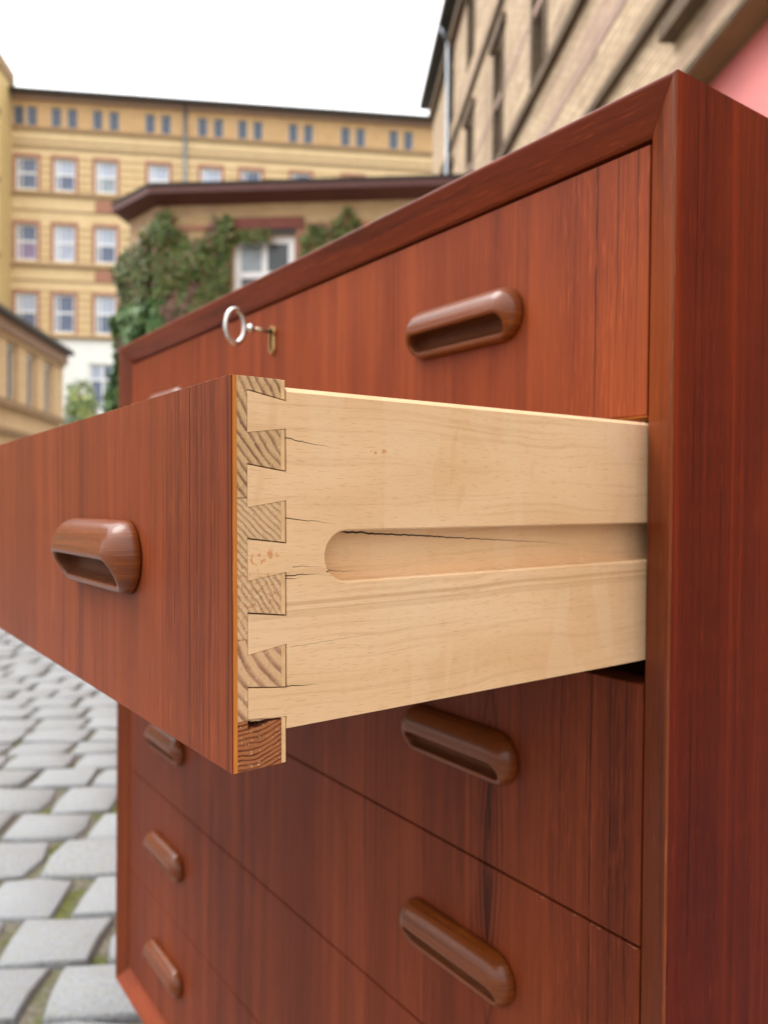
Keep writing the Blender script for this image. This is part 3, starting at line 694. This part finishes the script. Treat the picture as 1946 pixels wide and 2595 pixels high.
for a_, b_, c_, nm in ((-.02, 9.55, 'white_wall', 'base_wall'), (9.552, 20.52, 'brick_far', 'wall'), (20.522, 22.25, 'brick_attic', 'attic_wall')): bxo(nm, MAT[c_], far, -4., -.002, .002, .4, a_, b_)
rw = random.Random(4)
for k, (x0, x1, a, b) in enumerate(op):
    if a > 20:
        window(far, x0, x1, a, b, .1, 'plain', ('pane_grim',), .03)
    else:
        col = min(range(len(cols)), key=lambda i: abs(cols[i]-(x0+x1)/2))
        pn = ('pane_pale', 'pane_blue')
        if a > 17 and col in (3, 4): pn = ('pane_pale', 'pane_pale')
        if 13 < a < 14 and col == 0: pn = ('pane_blue', 'pane_lilac')
        if 13 < a < 14 and col == 1: pn = ('pane_pale', 'pane_pale')
        if a > 17 and col in (5, 6, 7): pn = ('pane_blue', 'pane_blue')
        elif pn == ('pane_pale', 'pane_blue') and rw.random() < .45: pn = rw.choice([('pane_blue', 'pane_blue'), ('pane_painted_sky', 'pane_blue'), ('pane_pale', 'pane_painted_sky'), ('pane_blue', 'pane_pale')])
        window(far, x0, x1, a, b, .1, 'sash', pn, .09)
        mb = MB(); q = .17
        mb.box(x0-q, x0-.003, -.03, .02, a-.02, b+q); mb.box(x1+.003, x1+q, -.03, .02, a-.02, b+q); mb.box(x0-.003, x1+.003, -.03, .02, b+.003, b+q)
        mb.build('window_surround', MAT['brick_red'], far)
for x0, x1, a, b in doors: window(far, x0, x1, a, b, .12, 'cross', ('pane_pale', 'pane_blue'), .1)
for z, h, dp in ((20.45, .16, .12), (19.55, .10, .08), (17.02, .16, .14), (13.25, .16, .14), (9.47, .16, .14), (16.2, .06, .05), (12.5, .06, .05), (19.9, .05, .04)):
    bxo('ledge', MAT['ledge'], far, -.02, 28.02, -dp, .05, z, z+h)
gaps = [(a+.74, b-.74) for a, b in zip([-.7]+cols, cols+[28.7])]
mb = MB()                                             # thin projecting courses between the windows
for za, zb in ((9.95, 12.0), (13.7, 15.7), (17.4, 19.2)):
    z = za
    while z < zb:
        for a, b in gaps:
            if b-a > .3: mb.box(max(a, 0.01), min(b, 27.99), -.035, .02, z, z+.07)
        z += .40
o = mb.build('brick_course', MAT['ledge_light'], far); o['kind'] = 'stuff'
for c in (4.73,):
    for z in (16.2, 12.45): bxo('red_panel', MAT['brick_red'], far, c-.54, c+.54, -.06, .03, z+.08, z+.68)
bxo('cornice', MAT['cornice'], far, -4.05, 28.05, -.18, .3, 22.02, 22.25)
bxo('roof', MAT['roof'], far, -4.1, 28.1, -.55, 9., 22.255, 22.42)
mb = MB(); mb.tube((8.88, -.12, 9.6), (8.88, -.12, 22.24), .09, n=10); mb.build('downpipe', MAT['zinc'], far, True)
for x in (6.05, 16.9): bxo('roof_vent', MAT['zinc'], far, x-.12, x+.12, .1, .35, 22.42, 22.75)

# ---- tall pier / stair tower at its left end
tow = tag(empty('brick_tower', yard(41.22, -16.05), YAW+.0544), 'plain yellow brick stair tower with a dark cap at the left edge of the courtyard', 'tower')
facade('wall', 5., -.02, 22.75, [(1.2, 2.2, 16., 18.), (1.2, 2.2, 12., 14.)], MAT['brick_tower'], tow, 1.9)
tow.location = yard(41.22, -16.05-5.0-.70)
for z in (16., 12.): window(tow, 1.2, 2.2, z, z+2, .1, 'sash', ('pane_pale', 'pane_blue'), .09)
bxo('roof_cap', MAT['ledge'], tow, -.1, 5.1, -.2, 2.0, 22.751, 23.4)
for z in (20.4, 17.0, 13.15, 9.4): bxo('ledge', MAT['ledge'], tow, -.02, 5.06, -.12, .05, z, z+.22)

# ---- low building with the dark red eave and ivy
mid = tag(empty('annex_building', yard(14.452, -3.10), YAW-.165), 'low ochre brick annex with a dark red overhanging eave and a white window among ivy', 'building')
MW = 6.3; EZ = 6.14
facade('wall', MW, -.02, EZ, [(1.40, 2.50, 3.60, 5.58)], MAT['brick_mid'], mid)
window(mid, 1.40, 2.50, 3.60, 5.58, .07, 'cross', ('pane_painted_sky', 'pane_dark'), .125)
bxo('lintel', MAT['lintel_red'], mid, 1.24, 2.66, -.045, .03, 5.69, 5.885)
bxo('lintel_painted_shade', MAT['roof'], mid, 1.75, 2.55, -.03, .06, 5.585, 5.675)  # dark strip added to paint the shade under the lintel
for a, b in ((0., 1.20), (2.70, MW)): bxo('string_course', MAT['brick_red'], mid, a, b, -.03, .03, 5.70, 5.78)
mb = MB(); mb.box(2.515, 2.66, -.03, .03, 3.5, 5.675); mb.build('window_surround', MAT['brick_red'], mid)
# chamfered corner wall going back to the left, then the flank
ca = -.875+.165; cx, cy = math.cos(ca), math.sin(ca)          # chamfer x axis in the annex frame
def cpt(s, out, z): return (s*cx+out*cy*1.0, s*cy-out*cx, z)    # s<0: away from the corner; out: outward
mb = MB(); CL = -1.05
fl = (-.05, 1.)                                                # flank direction
A, B = cpt(0, 0, 0), cpt(CL, 0, 0)
Cc = (B[0]+.4, B[1]+6., 0)
for p, q in ((B, A), (Cc, B)): mb.quad((p[0], p[1], -.02), (q[0], q[1], -.02), (q[0], q[1], EZ), (p[0], p[1], EZ))
mb.build('corner_wall', MAT['brick_mid'], mid, fix=False)
ov = .36
P_in = [(MW, 0), (0, 0), (B[0], B[1]), (Cc[0], Cc[1])]
e1 = (-ov*math.tan(-ca/2)*1., -ov); nb = cpt(CL, ov, 0); 
P_out = [(MW, -ov), (-.02, -ov), (nb[0]-.02, nb[1]+.06), (Cc[0]-.36, Cc[1])]
mb = MB(); zl, zh = EZ+.001, 6.34
up = [(x, y, zh) for x, y in P_out]; lo = [(x, y, zh-.10) for x, y in P_out]; inn = [(x, y, zl) for x, y in P_in]
for k in range(3):
    mb.quad(lo[k+1], lo[k], up[k], up[k+1]); mb.quad(inn[k+1], inn[k], lo[k], lo[k+1])
mb.build('eave', MAT['eave'], mid, fix=False)
mb = MB(); q = [(x, y, zh+.003) for x, y in P_out]+[(MW, 6.2, 7.0)]
mb.f.append((0, 1, 2, 3, 4)); mb.v += q
mb.f += [(0, 1, 6, 5), (1, 2, 7, 6), (2, 3, 8, 7)]; mb.v += [(x*1.0, y-.03, zh+.06) for x, y in P_out]
mb.build('roof', MAT['roof'], mid, fix=False)

# ---- tall weathered brick building down the right side
rb = tag(empty('brick_warehouse', yard(26.6, 3.4), YAW-PI/2), 'tall weathered tan brick building running along the right side of the court', 'building')
X = lambda u: 26.6-u
wins = []
for ua in (23.1, 19.9, 16.6, 13.44, 10.25, 7.1, 3.9, .7, -2.5):
    wins.append((X(ua), X(ua)+.98, 8.02, 10.35)); wins.append((X(ua), X(ua)+.98, 11.75, 13.5))
gate = (X(7.62), X(2.3), -.02, 5.03)
facade('wall', 32.6, -.02, 14.35, wins+[gate], MAT['brick_right'], rb, .6, .34)
for x0, x1, a, b in wins:
    window(rb, x0+.13, x1-.13, a, b, .24, 'sash', ('pane_grim', 'pane_grim'), .07)
    mb = MB(); mb.box(x0-.02, x0+.125, -.03, .335, a+.003, b-.003); mb.box(x1-.125, x1+.02, -.03, .335, a+.003, b-.003); mb.build('window_surround', MAT['brick_dark_and_shade'], rb)  # dark linings put the shade of the window reveals into the brick colour
    bxo('hood', MAT['brick_dark_and_shade'], rb, x0-.15, x1+.15, -.09, .02, b+.05, b+.22)
for z, h, dp in ((7.66, .17, .10), (5.93, .12, .09), (10.95, .12, .08), (13.75, .3, .16)):
    bxo('ledge', MAT['brick_dark_and_shade'], rb, -.02, 32.62, -dp, .05, z, z+h)  # dark tone stands in for the shaded underside of each ledge
for z, h in ((6.75, .16), (9.1, .13)):
    bxo('band', MAT['brick_mauve'], rb, -.01, 32.61, -.012, .03, z, z+h)
bxo('gate_hood', MAT['brick_dark_and_shade'], rb, X(7.75), X(2.0), -.16, .04, 5.50, 5.66)
gp = empty('gate_panel', (0, 0, 0)); bpy.data.objects.remove(gp)
bxo('gate', MAT['pink'], rb, gate[0]+.003, gate[1]-.003, .285, .36, 0., 5.015)
mb = MB(); mb.quad((gate[0], .004, 5.026), (gate[1], .004, 5.026), (gate[1], .284, 5.026), (gate[0], .284, 5.026)); mb.build('soffit', MAT['soffit'], rb, fix=False)
bxo('arch_band', MAT['brick_dark_and_shade'], rb, gate[0]-.1, gate[1]+.1, -.02, .03, 5.034, 5.10)
# flank at the far end and eave with dark soffit
mb = MB(); mb.box(-.5, 32.7, -.42, 9., 14.355, 14.55); mb.build('roof', MAT['roof'], rb)
mb = MB(); mb.box(-.015, -.005, .01, 9., -.02, 14.345); mb.build('end_wall', MAT['brick_right'], rb)
mb = MB(); px = X(22.3); mb.tube((px, -.14, .2), (px, -.14, 13.9), .065, n=12); mb.tube((px, -.14, 13.9), (px, -.36, 14.3), .065, n=12)
mb.build('downpipe', MAT['zinc'], rb, True)

# ---- low sand brick building on the left
lb = tag(empty('brick_shed', yard(25.2, -8.32), YAW+PI/2+.03), 'low sand coloured brick building with narrow arched windows at the left edge', 'building')
def lx(u): return u-25.2
mb_open = []
for k in range(9):
    c = lx(23.9-1.48*k); mb_open.append((c-.25, c+.25, 3.42, 4.70))
off = 20.
lwins = [(a+off, b+off, c, d) for a, b, c, d in mb_open]
lb.location = yard(25.2-20*math.cos(.03), -8.32+20*math.sin(.03))
facade('wall', 20., -.02, 5.05, lwins, MAT['brick_low'], lb, .4, .09)
for x0, x1, a, b in lwins:
    window(lb, x0, x1, a, b, .025, 'plain', ('pane_grim',), .015)
    mb = MB(); n = 8; c = (x0+x1)/2; r = .25               # arched head
    P = [(c+r*math.cos(PI*k/n), b-.002+r*.75*math.sin(PI*k/n)) for k in range(n+1)]
    mb.prism(P, -.004, .02, 'Y'); mb.build('arched_head', MAT['pane_dark'], lb)
    bxo('pier', MAT['brick_low'], lb, x1+.16, x1+.90, -.07, .02, 3.42, 5.0)
bxo('sill_course', MAT['ledge'], lb, -.02, 20.02, -.14, .05, 3.22, 3.40)
bxo('plinth_course', MAT['ledge'], lb, -.02, 20.02, -.12, .05, 2.55, 2.68)
bxo('cornice', MAT['cornice'], lb, -.03, 20.03, -.22, .3, 5.052, 5.36)
bxo('cornice', MAT['brick_low'], lb, -.03, 20.03, -.12, .0, 4.93, 5.048)
mb = MB(); mb.loft([[(x, -.38, 5.365), (x, -.38, 5.50), (x, 5., 7.6), (x, 5., 5.365)] for x in (-.1, 20.15)]); mb.build('roof', MAT['roof'], lb)
mb = MB(); mb.box(20.0, 20.3, .005, 5., -.02, 5.36); mb.build('end_wall', MAT['brick_low'], lb)

# ---- foliage
def leafmat(name, stops, trans=.15):
    M = MT(name); g_ = M.n('ShaderNodeNewGeometry'); c = M.ramp(g_.outputs['Random Per Island'], stops); return M.fin(c, .5, .35)
MAT['ivy'] = leafmat('ivy_leaves', [(0., (.045, .075, .018)), (.35, (.080, .125, .028)), (.66, (.145, .185, .045)), (.84, (.17, .16, .055)), (.93, (.19, .10, .065)), (1., (.24, .115, .09))])
MAT['ivy_green'] = leafmat('ivy_leaves_green', [(0., (.045, .10, .028)), (.5, (.085, .165, .05)), (1., (.16, .26, .085))])
MAT['ivy_red'] = leafmat('ivy_leaves_red', [(0., (.16, .065, .055)), (.5, (.23, .115, .09)), (1., (.12, .12, .05))])
MAT['shrub'] = leafmat('shrub_leaves', [(0., (.10, .17, .06)), (.5, (.20, .29, .10)), (.8, (.34, .38, .11)), (1., (.52, .46, .11))])
MAT['shrub_grey'] = leafmat('grey_shrub_leaves', [(0., (.06, .10, .07)), (.6, (.13, .18, .14)), (1., (.25, .30, .25))])
MAT['bark'] = plain('bark', (.10, .07, .05), .9)
def leaves(pts, size, rnd, up=.3):
    V, F = [], []
    for p, nrm in pts:
        nrm = Vector(nrm)+Vector((rnd.uniform(-.6, .6), rnd.uniform(-.6, .6), rnd.uniform(-.4, .8))); nrm.normalize()
        a = nrm.orthogonal().normalized(); a.rotate(Matrix.Rotation(rnd.uniform(0, 6.28), 3, nrm)); b = nrm.cross(a); s = size*rnd.uniform(.6, 1.25); p = Vector(p); i = len(V)
        V += [tuple(p+a*s*.5), tuple(p+b*s*.42+nrm*s*.1), tuple(p-a*s*.55), tuple(p-b*s*.42+nrm*s*.1)]
        F += [(i, i+1, i+2), (i, i+2, i+3)]
    return V, F
def leafobj(name, pts, size, mat, parent, rnd):
    V, F = leaves(pts, size, rnd); me = bpy.data.meshes.new(name); me.from_pydata(V, [], F); o = link(name, me, mat, parent); o['kind'] = 'stuff'; return o
rl = random.Random(31)
ivy = tag(empty('ivy_vine', mid.location, mid.rotation_euler.z), 'ivy with green and reddish leaves climbing the annex corner left of the white window', 'ivy')
def top_line(x):
    pts = [(-1.35, 4.6), (-.95, 5.25), (-.6, 5.55), (-.3, 5.45), (.0, 5.75), (.25, 5.95), (.45, 5.6), (.62, 5.30), (.85, 5.40), (1.05, 5.72), (1.35, 5.78), (1.75, 5.62), (2.0, 5.5)]
    for (a, b), (c, d) in zip(pts, pts[1:]):
        if a <= x <= c: return b+(d-b)*(x-a)/(c-a)
    return 4.
def ivy_base(x):          # follow the front, then the chamfer
    if x >= 0: return (x, 0), (0, -1)
    return cpt(x/.75 if x/.75 > CL else CL, 0, 0)[:2], (cy, -cx)
pts, gpts, rpts = [], [], []
while len(pts)+len(gpts)+len(rpts) < 21000:
    x = rl.uniform(-1.0, 1.42); zt = top_line(x)+rl.gauss(0, .10); z = zt-abs(rl.random()**.9)*3.2
    if z < 1.6: continue
    if x > 1.36 and z < 5.5: continue
    nz = noise.noise((x*2.2, z*2.2, 3)); dens = 1.15+.4*nz
    if rl.random() > dens: continue
    bp, nn = ivy_base(x); out = max(.02, (.16+.16*noise.noise((x*1.7, z*1.7, 8)))*rl.uniform(.15, 1.2)*(1.5 if z < 4.3 else 1))
    sd_ = -.10*rl.random() if x < -.85 else 0
    p = (bp[0]+nn[0]*out+sd_, bp[1]+nn[1]*out, z)
    red = noise.noise((x*1.5+4, z*1.2, 1)); line_ = abs((x-.62)-(z-4.3)*.30) < .07 and 3.6 < z < 4.75
    if line_ or red > .52: rpts.append((p, (*nn, 0)))
    elif z < 4.45 and x < .45: gpts.append((p, (*nn, 0)))
    else: pts.append((p, (*nn, 0)))
for x0, x1, z1 in ((1.40, 2.1, 5.64),):
    for k in range(260):
        x = rl.uniform(x0, x1); pts.append(((x, -.06-rl.random()*.06, z1-abs(rl.gauss(0, .09))), (0, -1, 0)))
leafobj('leaves', pts, .105, MAT['ivy'], ivy, rl); leafobj('leaves', gpts, .13, MAT['ivy_green'], ivy, rl); leafobj('leaves', rpts, .10, MAT['ivy_red'], ivy, rl)
mb = MB()
for k in range(9):
    x = -.6+k*.22; p = Vector((max(x, 0), -.03, 0)) if x >= 0 else Vector((*ivy_base(x)[0], 0))+Vector((cy*.03, -cx*.03, 0))
    z = 0.
    while z < top_line(x)-.3:
        q = p+Vector((rl.uniform(-.06, .06), 0, .5)); mb.tube(p, q, .016-.002*z/2, n=5); p = q; z += .5
mb.build('stem', MAT['bark'], ivy)
ivy2 = tag(empty('ivy_vine', mid.location, mid.rotation_euler.z), 'smaller ivy strands creeping up the annex wall right of the white window', 'ivy')
pts = []
for k in range(1500):
    x = rl.uniform(2.62, 3.9); zt = 5.62+.36*math.exp(-((x-3.45)/.22)**2)+.12*math.exp(-((x-2.95)/.2)**2)-.12*(x < 2.75)
    z = zt-rl.random()**1.2*1.9
    if rl.random() < .6+.5*noise.noise((x*3, z*3, 2)): pts.append(((x, -.03-rl.random()*.14, z), (0, -1, 0)))
leafobj('leaves', pts, .10, MAT['ivy'], ivy2, rl)
mb = MB()
for x in (2.8, 3.2, 3.5):
    p = Vector((x, -.03, 0))
    while p.z < 5.2: q = p+Vector((rl.uniform(-.05, .05), 0, .5)); mb.tube(p, q, .012, n=5); p = q
mb.build('stem', MAT['bark'], ivy2)
def bush(name, label, u, v, h, w, mat, n, zc0, seed, size):
    r = random.Random(seed); root = tag(empty(name, yard(u, v)), label, 'shrub'); pts = []
    while len(pts) < n:
        p = Vector((r.uniform(-1, 1), r.uniform(-1, 1), r.uniform(-1, 1)))
        if p.length > 1+.25*noise.noise(p*2.3+Vector((seed, 0, 0))): continue
        if noise.noise(p*2.6+Vector((0, seed, 0))) < -.18: continue
        q = Vector((p.x*w, p.y*w, zc0+p.z*(h-zc0))); pts.append((q, p.normalized()))
    leafobj('leaves', pts, size, mat, root, r)
    mb = MB()
    for k in range(5):
        a = 2*PI*k/5; mb.tube((.05*math.cos(a), .05*math.sin(a), -.02), (w*.45*math.cos(a), w*.45*math.sin(a), zc0+.2*(h-zc0)), .06, .02, n=6)
    mb.build('stem', MAT['bark'], root); return root
bush('shrub', 'yellow green shrub in front of the white plastered base wall', 31., -9.45, 5.5, .62, MAT['shrub'], 1500, 4.2, 3, .17)
bush('shrub', 'grey green bush at the corner of the low brick building', 27.6, -8.75, 3.75, .8, MAT['shrub_grey'], 1500, 2.4, 9, .15)
